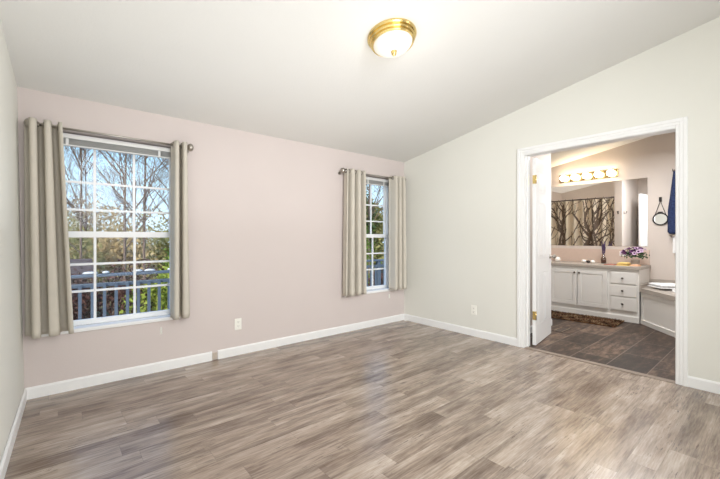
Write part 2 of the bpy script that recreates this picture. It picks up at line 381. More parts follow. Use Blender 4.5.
# ------------------------------------------------------------ windows
def window(idx, x0, x1, ncol):
    w = empty('window_%d' % idx, ((x0+x1)/2, 0.1, WZ0)); tag(w, 'white double-hung window with grid bars, %s' % ('behind the left pair of curtains' if idx == 1 else 'behind the right pair of curtains'), 'window', kind='structure')
    ox, oy, oz = w.location
    X0, X1, Z0, Z1 = x0-ox, x1-ox, 0.0, WZ1-WZ0
    bm = bmnew()
    fw = 0.030
    box(bm, X0, X0+fw, 0, 0.075, Z0, Z1); box(bm, X1-fw, X1, 0, 0.075, Z0, Z1)
    box(bm, X0+fw, X1-fw, 0, 0.075, Z1-fw, Z1); box(bm, X0+fw, X1-fw, 0, 0.075, Z0, Z0+0.02)
    # side liners of the recess
    box(bm, X0, X0+0.006, -0.1, 0, Z0, Z1); box(bm, X1-0.006, X1, -0.1, 0, Z0, Z1)
    obj('window_frame', bm, M['vinyl'], w, 0.002)
    zr = 1.200-oz
    def sash(nm, yy, z0, z1, zrows, rail_b, rail_t):
        a, b = X0+fw, X1-fw; st = 0.022
        bm = bmnew()
        box(bm, a, a+st, yy, yy+0.028, z0, z1); box(bm, b-st, b, yy, yy+0.028, z0, z1)
        box(bm, a+st, b-st, yy, yy+0.028, z0, z0+rail_b); box(bm, a+st, b-st, yy, yy+0.028, z1-rail_t, z1)
        s = obj(nm, bm, M['vinyl'], w, 0.002)
        bm = bmnew()
        ga, gb = a+st, b-st
        for k in range(1, ncol):
            c = ga+(gb-ga)*k/ncol; box(bm, c-0.009, c+0.009, yy+0.006, yy+0.022, z0+rail_b, z1-rail_t)
        for z in zrows: box(bm, ga, gb, yy+0.0068, yy+0.0212, z-oz-0.009, z-oz+0.009)
        obj('grid_bars', bm, M['vinyl'], s)
        boxo('glass_pane', (ga-0.005, gb+0.005, yy+0.012, yy+0.016, z0+rail_b-0.005, z1-rail_t+0.005), M['glass'], s)
    sash('upper_sash', 0.042, zr-0.026, Z1-fw, (1.40, 1.622), 0.05, 0.03)
    sash('lower_sash', 0.008, Z0+0.015, zr+0.024, (0.74, 0.958), 0.026, 0.05)
    bm = bmnew(); box(bm, X0-0.0, X1+0.0, -0.115, 0.0, -0.03, 0.0); o_ = obj('window_sill', bm, M['trim'], w, 0.004)
    return w
for i, (a, b) in enumerate(WIN): window(i+1, a, b, 3 if i == 0 else 2)

def blind(x0, x1, label):
    r = empty('window_blind', ((x0+x1)/2, 0.07, WZ1)); tag(r, label, 'blind', 'raised mini blinds')
    h = (x1-x0)/2-0.012
    boxo('headrail', (-h, h, -0.022, 0.018, -0.048, -0.012), M['blind'], r, 0.003)
    bm = bmnew()
    for k in range(14): box(bm, -h+0.004, h-0.004, -0.019, 0.013, -0.094+k*0.0032, -0.0925+k*0.0032)
    obj('slat_stack', bm, M['slat'], r)
    boxo('bottom_rail', (-h+0.002, h-0.002, -0.021, 0.015, -0.106, -0.096), M['blind'], r, 0.003)
    for q, c in enumerate((-h+0.14, h-0.14)): boxo('cord_tape', (c-0.009, c+0.009, -0.0225, -0.0205, -0.105, -0.05), M['blind'], r)
    if x1-x0 > 0.8:
        bm = bmnew(); tube(bm, [(-h+0.115, -0.027, -0.04), (-h+0.116, -0.027, -0.45), (-h+0.116, -0.027, -0.775)], 0.0032, 6); obj('tilt_wand', bm, M['blind'], r)
    return r
blind(*WIN[0], 'white mini blind pulled up to the top of the left window')
blind(*WIN[1], 'white mini blind pulled up to the top of the right window')

# ------------------------------------------------------------ door casing and leaf
d1 = empty('door_1', (0.0, (DY0+DY1)/2, 0)); tag(d1, 'white cased doorway to the bathroom with its door swung inward', 'doorway', kind='structure')
def L(y): return y-(DY0+DY1)/2
bm = bmnew()
cw = 0.072
def casing(bm, xf, s):
    # profiled casing: flat with two raised bands; xf wall face, s direction (-1 bedroom)
    for (a, b, t) in ((0.0, 0.022, 0.011), (0.022, 0.046, 0.015), (0.046, cw, 0.020)):
        xa, xb = sorted((xf, xf+s*t))
        box(bm, xa, xb, L(DY0)+a, L(DY0)+b, 0, DH+b); box(bm, xa, xb, L(DY1)-b, L(DY1)-a, 0, DH+b)
        box(bm, xa, xb, L(DY1)-a, L(DY0)+a, DH+a, DH+b)
casing(bm, 0.0, -1)
obj('door_casing', bm, M['trim'], d1, 0.002)
bm = bmnew(); casing(bm, 0.12, 1)
obj('door_casing', bm, M['trim'], d1, 0.002)
bm = bmnew(); j = 0.016
box(bm, -0.001, 0.121, L(DY0)-0.004, L(DY0)+0.002, 0, DH); box(bm, -0.001, 0.121, L(DY1)-0.002, L(DY1)+0.004, 0, DH); box(bm, -0.001, 0.121, L(DY1)+0.004, L(DY0)-0.004, DH-0.004, DH+0.002)
box(bm, 0.05, 0.075, L(DY0)-0.014, L(DY0)-0.004, 0, DH-0.004)   # stop
obj('door_jamb', bm, M['trim'], d1)
boxo('threshold_strip', (-0.012, 0.05, L(DY1)+0.004, L(DY0)-0.004, 0.0, 0.006), mat('oak_strip', srgb(150, 134, 120), 0.4, var=0.2, vscale=30), d1, 0.002)
# leaf
leaf = empty('door_leaf', (0.135, -1.762-(DY0+DY1)/2, 0.012)); leaf.parent = d1
leaf.rotation_euler = (0, 0, math.atan2(0.112, 0.69)); LW, LH = 0.655, 2.025
def leaf_slab():
    bm = bmnew()
    box(bm, 0, LW, -0.035, 0, 0, LH)
    for s, yy in ((-1, -0.035), (1, 0.0)):
        # six raised panels
        for (a, b) in ((0.08, 0.305), (0.35, 0.575)):
            for (z0, z1) in ((0.2, 0.78), (0.93, 1.56), (1.66, 1.9)):
                y0, y1 = sorted((yy, yy+s*0.004)); 
                box(bm, a+0.03, b-0.03, y0, y1, z0+0.03, z1-0.03)
                for (p, q, r_, t_) in ((a, b, z0, z0+0.012), (a, b, z1-0.012, z1), (a, a+0.012, z0, z1), (b-0.012, b, z0, z1)):
                    box(bm, p, q, y0-0.0 if s > 0 else y0+0.001, y1, r_, t_)
    return bm
slab = obj('leaf_panel', leaf_slab(), M['door'], leaf, 0.0015)
for z in (0.32, 1.79):
    bm = bmnew(); box(bm, -0.012, 0.0, -0.036, -0.004, z-0.045, z+0.045); lathe(bm, [(0.006, z-0.047), (0.006, z+0.047)], (-0.006, -0.038, 0), seg=10)
    obj('hinge', bm, M['brass'], leaf)
for s in (-1, 1):
    bm = bmnew(); yy = -0.035 if s < 0 else 0.0
    prof = [(0.028, 0), (0.028, 0.005), (0.011, 0.009), (0.009, 0.03), (0.02, 0.036), (0.026, 0.048), (0.022, 0.058), (0.008, 0.063)]
    lathe(bm, [(r_, s*h) for r_, h in prof], (LW-0.06, yy, 0.935), 'Y', 20)
    obj('door_knob', bm, M['nickel'], leaf)

# ------------------------------------------------------------ curtains and rods
def rod(x0, x1, label):
    r = empty('curtain_rod', ((x0+x1)/2, -0.085, 1.985)); h = (x1-x0)/2
    tag(r, label, 'curtain rod', 'brushed nickel curtain rods')
    bm = bmnew(); tube(bm, [(-h+0.03, 0, 0), (h-0.03, 0, 0)], 0.0085, 12); obj('rod', bm, M['nickel'], r)
    for s in (-1, 1):
        bm = bmnew(); prof = [(0.0085, -0.03), (0.015, -0.028), (0.015, -0.02), (0.009, -0.016), (0.009, -0.004), (0.019, 0.0), (0.026, 0.012), (0.027, 0.022), (0.022, 0.036), (0.010, 0.044), (0.004, 0.046)]
        lathe(bm, [(a*1.3, s*(b*1.1-0.02)) for a, b in prof], (s*(h-0.035), 0, 0), 'X', 20); obj('finial', bm, M['nickel'], r)
        bm = bmnew(); bx_ = s*(h-0.045-0.0)
        tube(bm, [(bx_, 0.083, -0.02), (bx_, 0.03, -0.02), (bx_, 0.0, -0.012)], 0.005, 8); lathe(bm, [(0.02, 0.079), (0.02, 0.085)], (bx_, 0, -0.02), 'Y', 16)
        obj('bracket', bm, M['nickel'], r)
    return r
rod(-3.998, -2.862, 'brushed nickel curtain rod with round finials over the left window')
rod(-1.205, -0.065, 'brushed nickel curtain rod with round finials over the right window')
def curtain(xt0, xt1, xb0, xb1, folds, label, ztop=2.012, zbot=0.465, ph=0.0, amp=0.064, seed=1):
    rnd = random.Random(seed)
    r = empty('curtain', ((xt0+xt1)/2, -0.092, zbot)); tag(r, label, 'curtain', 'greige grommet curtains')
    ox = r.location.x
    nu, nv = int(folds*24), 34
    bm = bmnew(); grid = []
    jit = [rnd.uniform(-0.12, 0.12) for _ in range(int(folds*2)+3)]
    for j in range(nv+1):
        t = j/nv; z = (ztop-zbot)*(1-t); row = []
        for i in range(nu+1):
            u = i/nu; p = u*folds; k = int(p*2); 
            a = 2*PI*p+ph
            x = (xt0+(xt1-xt0)*u)*(1-t)+(xb0+(xb1-xb0)*u)*t
            x += 0.010*math.sin(2*a)*(0.5+0.5*t) + t*0.006*math.sin(3.1*u*folds+seed)
            s_ = math.cos(a); y = amp*(abs(s_)**0.6)*(1 if s_ > 0 else -1)*(1+jit[k]*t*0.6)
            y += 0.006*t*math.sin(9*u+seed)
            row.append(bm.verts.new((x-ox, y, z)))
        grid.append(row)
    for j in range(nv):
        for i in range(nu):
            f = bm.faces.new((grid[j][i], grid[j][i+1], grid[j+1][i+1], grid[j+1][i])); f.smooth = True
    o = obj('cloth', bm, M['curtain'], r, fix=False)
    so = o.modifiers.new('thick', 'SOLIDIFY'); so.thickness = 0.003
    # grommets where the cloth crosses the rod
    zz = 1.985-zbot
    q = 0
    while True:
        a = PI/2+q*PI; u = (a-ph)/(2*PI*folds); q += 1
        if u > 1: break
        if u < 0: continue
        x = xt0+(xt1-xt0)*u-ox
        pts = [(x+0.0, 0.021*math.cos(b), zz+0.021*math.sin(b)) for b in [2*PI*k/16 for k in range(17)]]
        bm = bmnew(); tube(bm, pts, 0.0045, 6, cap=False); obj('grommet', bm, M['dark_nickel'], r)
    return r
curtain(-3.990, -3.785, -3.985, -3.722, 2.6, 'greige curtain panel hanging in the left corner beside the left window', seed=1, ph=-0.5)
curtain(-3.045, -2.915, -3.055, -2.900, 2, 'greige curtain panel on the right side of the left window', seed=2, ph=0.4)
curtain(-1.155, -0.860, -1.175, -0.845, 3, 'greige curtain panel on the left side of the right window', seed=3, ph=2.9)
curtain(-0.340, -0.110, -0.345, -0.085, 3, 'greige curtain panel between the right window and the room corner', seed=4, ph=0.2)

# cleats, outlets, gap block
def cleat(x, z, label):
    r = empty('cord_cleat', (x, 0, z)); tag(r, label, 'cord cleat', 'cord cleats under the windows')
    bm = bmnew(); prism(bm, [(-0.006, -0.004, 0.03), (0.006, -0.004, 0.03), (0.009, -0.004, -0.03), (-0.009, -0.004, -0.03)], (0, 0.004, 0))
    obj('plate', bm, M['plastic'], r)
    bm = bmnew(); tube(bm, [(0, -0.002, 0.0), (0, -0.012, -0.002), (0, -0.016, 0.012), (0, -0.017, 0.024)], [0.004, 0.004, 0.0035, 0.002], 8)
    tube(bm, [(0, -0.012, -0.002), (0, -0.016, -0.014), (0, -0.017, -0.024)], [0.004, 0.0035, 0.002], 8)
    obj('horns', bm, M['plastic'], r)
cleat(-3.113, 0.355, 'tiny white cord cleat on the wall below the left window')
cleat(-0.305, 0.369, 'tiny white cord cleat on the wall below the right window')
def outlet(loc, rz, label, group='white wall outlets'):
    r = empty('wall_outlet', loc, rz); tag(r, label, 'outlet', group)
    boxo('cover_plate', (-0.035, 0.035, -0.006, 0, -0.057, 0.057), M['plastic'], r, 0.003)
    for s in (-1, 1):
        bm = bmnew(); lathe(bm, [(0.016, -0.0085), (0.016, -0.005)], (0, 0, s*0.02), 'Y', 16)
        o = obj('socket', bm, M['plastic'], r)
        bm = bmnew()
        for q in (-1, 1): box(bm, q*0.006-0.0012, q*0.006+0.0012, -0.0092, -0.008, s*0.02-0.002, s*0.02+0.007)
        lathe(bm, [(0.0022, -0.0092), (0.0022, -0.008)], (0, 0, s*0.02-0.008), 'Y', 8)
        obj('slots', bm, M['dark_gap'], o)
    return r
outlet((-2.425, 0, 0.308), 0, 'white wall outlet on the pinkish wall right of the left window')
outlet((0, -1.132, 0.31), -PI/2, 'white wall outlet on the ivory wall left of the doorway')
bm = bmnew(); box(bm, -2.676, -2.632, -0.009, 0.0, 0.006, 0.07); box(bm, -2.668, -2.655, -0.014, -0.009, 0.045, 0.062); box(bm, -2.650, -2.640, -0.013, -0.009, 0.02, 0.036)
tag(obj('cable_box', bm, M['beige_plastic'], None, 0.002), 'small beige cable box filling the gap in the white baseboard', 'cable box')
bm = bmnew(); box(bm, -0.055, -0.01, -0.075, -0.045, 0.0, 0.006)
tag(obj('plastic_chip', bm, M['plastic'], None, 0.002), 'tiny pale chip lying on the floor in the room corner', 'chip')

# ------------------------------------------------------------ ceiling light
cl = empty('ceiling_light', (-2.03, -1.775, cz(-1.775))); cl.rotation_euler = (math.atan(-SL), 0, 0)
tag(cl, 'round brass flush-mount ceiling light with a frosted glass dome', 'ceiling light')
bm = bmnew(); lathe(bm, [(0.170, 0.004), (0.172, -0.012), (0.166, -0.020), (0.158, -0.021), (0.160, -0.036), (0.155, -0.042), (0.148, -0.043), (0.150, -0.056), (0.145, -0.062), (0.128, -0.056), (0.128, 0.0)], seg=96, smooth=False)
obj('brass_pan', bm, M['brass'], cl)
bm = bmnew(); lathe(bm, [(0.136, -0.058), (0.134, -0.066), (0.118, -0.084), (0.09, -0.101), (0.055, -0.112), (0.02, -0.117), (0.0, -0.118)], seg=40)
obj('glass_dome', bm, M['dome'], cl)
bm = bmnew(); lathe(bm, [(0.006, -0.112), (0.022, -0.118), (0.014, -0.124), (0.019, -0.132), (0.013, -0.144), (0.0, -0.15)], seg=16)
obj('finial', bm, M['brass'], cl)
lp = light('ceiling_light_bulb', 'POINT', (0, 0, -0.3), 1.6, (1, 0.94, 0.84), 0.12); lp.parent = cl

# ------------------------------------------------------------ bathroom: vanity
VX = 2.28; VY1 = -2.235; VY0 = -0.003
van = empty('vanity_cabinet', (VX, VY1, 0)); tag(van, 'long white bathroom vanity cabinet with doors and three drawers', 'vanity')
vy = lambda y: y-VY1
bm = bmnew()
box(bm, 0.0, FX-VX-0.001, 0, vy(VY0), 0.085, 0.73); box(bm, 0.0, FX-VX-0.001, 0.0, vy(VY0), 0.0, 0.085)
obj('body', bm, M['cabinet'], van, 0.002)
bm = bmnew(); prism(bm, [(0, 0, 0), (-0.014, 0, 0), (-0.014, 0, 0.075), (-0.006, 0, 0.09), (0, 0, 0.09)], (0, vy(VY0), 0))
obj('base_trim', bm, M['cabinet'], van)
def vknob(y, z, par):
    bm = bmnew(); lathe(bm, [(0.007, 0.001), (0.006, -0.01), (0.013, -0.015), (0.015, -0.021), (0.011, -0.027), (0.0, -0.029)], (-0.018, vy(y), z), 'X', 14); obj('knob', bm, M['dark_nickel'], par)
def vdoor(ya, yb, knob_y):
    z0, z1 = 0.15, 0.69; a, b = sorted((vy(ya), vy(yb)))
    bm = bmnew(); box(bm, -0.018, 0.0, a, b, z0, z1)
    m_ = 0.055
    for (p, q, r_, t_) in ((a, b, z0, z0+m_), (a, b, z1-m_, z1), (a, a+m_, z0+m_, z1-m_), (b-m_, b, z0+m_, z1-m_)): box(bm, -0.030, -0.018, p, q, r_, t_)
    box(bm, -0.026, -0.018, a+m_+0.014, b-m_-0.014, z0+m_+0.014, z1-m_-0.014)
    o = obj('door', bm, M['cabinet'], van, 0.002); vknob(knob_y, 0.645, o)
vdoor(-1.868, -1.482, -1.505); vdoor(-1.467, -1.082, -1.440)
vdoor(-1.045, -0.665, -0.69); vdoor(-0.65, -0.27, -0.625)
for z0, z1 in ((0.150, 0.335), (0.348, 0.510), (0.523, 0.690)):
    bm = bmnew(); box(bm, -0.018, 0.0, vy(-2.212), vy(-1.905), z0, z1)
    box(bm, -0.022, -0.018, vy(-2.205), vy(-1.912), z0+0.007, z1-0.007)
    o = obj('drawer', bm, M['cabinet'], van, 0.002); vknob(-2.05, (z0+z1)/2, o)
ct = empty('vanity_countertop', (VX, VY1, 0.73)); tag(ct, 'grey-beige laminate countertop lying on the white vanity', 'countertop')
bm = bmnew(); box(bm, -0.03, FX-VX-0.001, -0.015, vy(VY0), 0.0, 0.045)
obj('slab', bm, M['counter'], ct, 0.006)
bm = bmnew(); box(bm, FX-VX-0.02, FX-VX-0.001, 0.0, vy(VY0), 0.046, 0.265)
obj('backsplash', bm, M['splash'], ct, 0.002)
CT = 0.775
# sink hidden behind door side, with faucet near y=-1.48
snk = empty('bathroom_sink', (2.52, -0.75, CT)); tag(snk, 'white oval drop-in sink in the countertop, hidden by the door', 'sink')
bm = bmnew(); lathe(bm, [(0.21, 0.001), (0.215, 0.012), (0.20, 0.016), (0.18, 0.006), (0.0, 0.004)], seg=32); 
for v in bm.verts: v.co.y *= 1.15
obj('basin', bm, M['white_ceramic'], snk)
bm = bmnew(); lathe(bm, [(0.018, 0.0), (0.014, 0.09)], (0.25, 0, 0), seg=12); tube(bm, [(0.25, 0, 0.08), (0.2, 0, 0.12), (0.13, 0, 0.1)], 0.01, 8)
obj('faucet', bm, M['nickel'], snk)
# mirror
bm = bmnew(); box(bm, FX-0.006, FX-0.0005, -2.212, -0.06, 1.045, 2.06)
tag(obj('wall_mirror', bm, M['mirror'], None), 'large frameless mirror on the wall above the vanity', 'mirror')
# light bar
vb = empty('vanity_light', (FX, -1.425, 2.185)); tag(vb, 'brass vanity light bar with five lit glass shades above the mirror', 'wall light')
boxo('back_plate', (-0.02, -0.0005, -0.425, 0.425, -0.06, 0.06), M['brass'], vb, 0.004)
for k in range(5):
    y = -0.34+k*0.17
    bm = bmnew(); lathe(bm, [(0.03, -0.019), (0.03, -0.032), (0.022, -0.036)], (0, y, 0), 'X', 16); s_ = obj('socket_cup', bm, M['brass'], vb)
    bm = bmnew(); prof = [(0.024, -0.034)]+[(0.05*math.sin(a), -0.08+0.05*math.cos(a)) for a in [0.55+i*(PI-0.55)/9 for i in range(10)]]
    lathe(bm, prof, (0, y, 0), 'X', 20); obj('glass_shade', bm, M['bulb'], s_)
# oval mirror with rope
om = empty('hanging_mirror', (FX, -2.36, 1.444)); tag(om, 'small round black-framed mirror hanging from a strap on a nail', 'mirror')
bm = bmnew(); pts = [(-0.012, 0.083*math.cos(a), 0.083*math.sin(a)) for a in [2*PI*k/32 for k in range(33)]]; tube(bm, pts, 0.009, 8, cap=False); obj('frame', bm, M['black'], om)
bm = bmnew(); lathe(bm, [(0.08, -0.012), (0.08, -0.003)], (0, 0, 0), 'X', 32); obj('mirror_glass', bm, M['mirror'], om)
bm = bmnew(); tube(bm, [(-0.012, 0.062, 0.06), (-0.012, 0.03, 0.16), (-0.012, 0.0, 0.265)], 0.0035, 6); tube(bm, [(-0.012, -0.062, 0.06), (-0.012, -0.03, 0.16), (-0.012, 0.0, 0.265)], 0.0035, 6)
tube(bm, [(-0.012, -0.028, 0.098), (-0.012, 0.028, 0.098)], 0.007, 6); obj('strap', bm, M['black'], om)
bm = bmnew(); box(bm, -0.022, -0.0005, -0.015, 0.015, 0.25, 0.315); obj('hanger', bm, M['black'], om, 0.004)
# robe
rb = empty('bath_robe', (FX, -2.545, 2.13)); tag(rb, 'dark blue fleece robe hanging on a wall hook by the door frame', 'robe')
def robe():
    bm = bmnew(); nz_, na = 26, 28; rings = []
    for j in range(nz_+1):
        t = j/nz_; z = -0.03-0.86*t
        hw = 0.028+0.045*min(1, t*1.6)+0.015*t; dp = 0.035+0.03*min(1, t*3)
        ring = []
        for i in range(na):
            a = 2*PI*i/na; fold = 1+0.13*math.sin(5*a+t*2)+0.07*math.sin(9*a+1.3)
            ring.append(bm.verts.new((-0.075+dp*math.cos(a)*fold*0.95, hw*math.sin(a)*fold, z-0.015*math.sin(3*a)*(t > 0.95))))
        rings.append(ring)
    for j in range(nz_):
        for i in range(na):
            f = bm.faces.new((rings[j][i], rings[j][(i+1) % na], rings[j+1][(i+1) % na], rings[j+1][i])); f.smooth = True
    bm.faces.new(rings[0]); bm.faces.new(rings[-1]); return bm
obj('robe_cloth', robe(), M['robe'], rb)
bm = bmnew(); tube(bm, [(-0.06, -0.05, -0.15), (-0.11, -0.07, -0.35), (-0.1, -0.08, -0.6)], [0.03, 0.036, 0.04], 10); obj('sleeve', bm, M['robe'], rb)
hk = empty('robe_hook', (FX, -2.545, 2.12)); tag(hk, 'small metal wall hook holding the blue robe', 'hook')
bm = bmnew(); box(bm, -0.005, -0.0005, -0.05, 0.05, -0.015, 0.015); obj('plate', bm, M['dark_nickel'], hk, 0.002)
bm = bmnew(); tube(bm, [(-0.004, 0, 0), (-0.05, 0, -0.012), (-0.075, 0, 0.005), (-0.08, 0, 0.03)], 0.006, 8)
tube(bm, [(-0.004, 0.045, 0), (-0.04, 0.045, -0.005), (-0.05, 0.045, 0.02)], 0.005, 8); obj('prong', bm, M['dark_nickel'], hk)
# white hand towel on a bar under the robe
tb = empty('towel_bar', (FX, -2.72, 1.2)); tag(tb, 'nickel towel bar on the bathroom wall below the robe', 'towel bar')
bm = bmnew(); tube(bm, [(-0.06, -0.27, 0), (-0.06, 0.24, 0)], 0.008, 10); obj('bar', bm, M['nickel'], tb)
for s in (-0.27, 0.24): 
    bm = bmnew(); tube(bm, [(-0.06, s, 0), (-0.001, s, 0)], 0.008, 8); obj('post', bm, M['nickel'], tb)
bm = bmnew()
for i in range(2): box(bm, -0.078+i*0.024, -0.070+i*0.024, -0.2, 0.215, -0.24 if i == 0 else -0.2, 0.014)
box(bm, -0.078, -0.046, -0.2, 0.215, 0.009, 0.017)
o = obj('hand_towel', bm, M['towel'], None, 0.003); o.location = (FX, -2.72, 1.2); tag(o, 'white hand towel folded over the towel bar', 'towel')

# partition hooks
def hook(loc, rz, label):
    r = empty('wall_hook', loc, rz); tag(r, label, 'hook', 'small hooks on the partition')
    bm = bmnew(); box(bm, -0.01, 0.01, -0.005, 0, -0.03, 0.03); obj('plate', bm, M['dark_nickel'], r, 0.002)
    bm = bmnew(); tube(bm, [(0, -0.004, -0.01), (0, -0.035, -0.015), (0, -0.045, 0.01)], 0.005, 8); ball(bm, (0, -0.045, 0.014), 0.009, 10, 6); obj('prong', bm, M['dark_nickel'], r)
hook((1.12, -1.5, 1.66), 0, 'small dark hook on the partition wall above the door knob')
hook((1.25, -1.44, 1.66), PI/2, 'small dark hook on the end face of the partition')
# floor register
fr = empty('floor_register', (1.11, -1.69, 0.0)); tag(fr, 'small floor vent in the tile beside the partition end', 'floor vent')
boxo('frame', (-0.14, 0.14, -0.06, 0.06, 0.0, 0.004), M['dark_thing'], fr, 0.001)
bm = bmnew()
for k in (-0.048, 0.044): box(bm, -0.13, 0.13, k, k+0.006, 0.0035, 0.007)
for k in range(6): box(bm, -0.12+k*0.045, -0.115+k*0.045, -0.045, 0.045, 0.0035, 0.0055)
obj('louvres', bm, mat('register_metal', srgb(170, 150, 130), 0.4, 0.6), fr)

# rug
rnd = random.Random(5)
rg = empty('bath_rug', (1.99, -1.53, 0.0), math.radians(2)); tag(rg, 'mottled brown shag bath rug in front of the vanity', 'rug')
bm = bmnew(); box(bm, -0.25, 0.25, -0.55, 0.75, 0.0, 0.014); obj('backing', bm, M['rug'], rg, 0.006)
rugm = [mat('rug_tuft_'+n, srgb(*c), 1.0, spec=0.1) for n, c in (('brown', (100, 78, 60)), ('dark', (50, 38, 32)), ('tan', (150, 128, 98)), ('rust', (112, 76, 62)))]
bm = bmnew()
def rugpat(x, y):
    v = math.sin(x*23+3*math.sin(y*9))+math.sin(y*31+2*math.sin(x*17)); return 1 if v < -0.7 else (0 if v < 0.4 else (3 if v < 1.1 else 2))
for i in range(42):
    for j_ in range(104):
        x = -0.247+i*0.0119+rnd.uniform(-.004, .004); y = -0.547+j_*0.0125+rnd.uniform(-.004, .004)
        h = rnd.uniform(0.018, 0.034); dx, dy = rnd.uniform(-.012, .012), rnd.uniform(-.012, .012); r_ = 0.0062
        k = rugpat(x, y) if rnd.random() > 0.5 else rnd.randrange(4)
        b_ = [bm.verts.new((x+r_*math.cos(a), y+r_*math.sin(a), 0.012)) for a in (0, 2.09, 4.19)]; t_ = bm.verts.new((x+dx, y+dy, h))
        for q in range(3): f = bm.faces.new((b_[q], b_[(q+1) % 3], t_)); f.material_index = k
tag(obj('shag_pile', bm, rugm, rg), kind='stuff')

# counter items
bm = bmnew(); ball(bm, (0, 0, 0.042), 0.045, 16, 10, (1, 1, 0.95)); 
o = obj('shell_soap', bm, M['white_ceramic']); o.location = (2.60, -1.06, CT); tag(o, 'round white shell ornament at the left end of the countertop', 'ornament')
for (x, y, r_, mt, nm, lb) in ((2.60, -1.455, 0.032, 'white_ceramic', 'shell_ornament', 'small white shell on the countertop, left of the dark one'), (2.60, -1.515, 0.027, 'dark_thing', 'shell_ornament', 'small dark shell between two white ones on the countertop'), (2.60, -1.575, 0.030, 'white_ceramic', 'shell_ornament', 'small white shell on the countertop, right of the dark one')):
    bm = bmnew(); ball(bm, (0, 0, r_*0.85), r_, 12, 8, (1, 1.1, 0.85)); o = obj(nm, bm, M[mt]); o.location = (x, y, CT); tag(o, lb, 'ornament', 'little shells on the countertop')
vs = empty('glass_vase', (2.68, -1.70, CT)); tag(vs, 'tinted glass vase with purple sprigs standing by the backsplash', 'vase')
bm = bmnew(); lathe(bm, [(0.026, 0.001), (0.03, 0.01), (0.031, 0.055), (0.022, 0.075), (0.014, 0.085), (0.015, 0.11)], seg=18); obj('bottle', bm, M['vase_glass'], vs)
bm = bmnew(); lathe(bm, [(0.023, 0.004), (0.026, 0.012), (0.026, 0.045), (0.0, 0.046)], seg=16); obj('dark_filling', bm, mat('vase_fill', srgb(88, 48, 40), 0.6), vs)
vs.scale = (1.15, 1.15, 1.3)
bm = bmnew(); rnd = random.Random(9)
for k in range(9):
    a = k*0.7; tx, ty = 0.03*math.cos(a), 0.02*math.sin(a); h = rnd.uniform(0.19, 0.27)
    tube(bm, [(0, 0, 0.05), (tx*0.3, ty*0.3, 0.12), (tx, ty, h)], 0.0012, 4)
    for q in range(8): ball(bm, (tx*(0.6+0.4*q/8), ty*(0.6+0.4*q/8), h-0.07+q*0.0095), 0.0065, 5, 4)
obj('purple_sprigs', bm, mat('lavender', srgb(92, 72, 108), 0.8, var=0.3, vscale=60), vs)
# outlet plate on backsplash
r = empty('switch_plate', (FX-0.021, -1.93, 0.93), -PI/2); tag(r, 'white double switch plate on the backsplash beside the flowers', 'switch plate')
boxo('cover_plate', (-0.06, 0.06, -0.005, 0, -0.036, 0.036), M['plastic'], r, 0.002)
for k in (-0.03, 0.03):
    boxo('switch', (k-0.012, k+0.012, -0.009, -0.004, -0.022, 0.022), M['beige_plastic'], r, 0.001)
# folded cloths
def folded(name, x0, x1, y0, y1, z0, n, th, m, label, seed):
    rnd = random.Random(seed); cx_, cy_ = (x0+x1)/2, (y0+y1)/2; bm = bmnew()
    for k in range(n):
        s = k*0.006
        for q in range(1):
            z = z0-CT+k*th
            hx, hy = (x1-x0)/2-s, (y1-y0)/2-s
            nu = 10; g_ = []
            for i in range(nu+1):
                row = []
                for j_ in range(nu+1):
                    u, v = i/nu*2-1, j_/nu*2-1
                    ed = 1-max(abs(u), abs(v))**6
                    row.append((u*hx, v*hy, z+th*(0.35+0.6*ed)+0.002*math.sin(4*u+seed)*math.cos(5*v)*ed))
                g_.append(row)
            V = [[bm.verts.new(p) for p in row] for row in g_]; Wv = [[bm.verts.new((p[0], p[1], z+th*0.02)) for p in row] for row in g_]
            for i in range(nu):
                for j_ in range(nu):
                    f = bm.faces.new((V[i][j_], V[i+1][j_], V[i+1][j_+1], V[i][j_+1])); f.smooth = True
            for i in range(nu):
                for (A, B, C_, D) in ((V[i][0], V[i+1][0], Wv[i+1][0], Wv[i][0]), (V[i][nu], V[i+1][nu], Wv[i+1][nu], Wv[i][nu]), (V[0][i], V[0][i+1], Wv[0][i+1], Wv[0][i]), (V[nu][i], V[nu][i+1], Wv[nu][i+1], Wv[nu][i])): bm.faces.new((A, B, C_, D))
            bm.faces.new([Wv[0][0], Wv[nu][0], Wv[nu][nu], Wv[0][nu]])
    bmesh.ops.remove_doubles(bm, verts=bm.verts, dist=0.0001)
    o = obj(name, bm, m); o.location = (cx_, cy_, CT); tag(o, label, 'cloth'); return o
folded('folded_towel', 2.33, 2.50, -2.10, -1.955, CT, 2, 0.024, M['yellow'], 'folded yellow cloth on the countertop in front of the flowers', 3)
folded('folded_cloth', 2.33, 2.48, -2.215, -2.11, CT, 1, 0.026, M['peach'], 'folded peach cloth at the right end of the countertop', 6)
o = boxo('hardcover_book', (2.34, 2.52, -1.925, -1.80, CT, CT+0.012), mat('book_cover', srgb(172, 110, 92), 0.6, var=0.1), None, 0.002); tag(o, 'thin reddish book lying left of the yellow cloth', 'book')
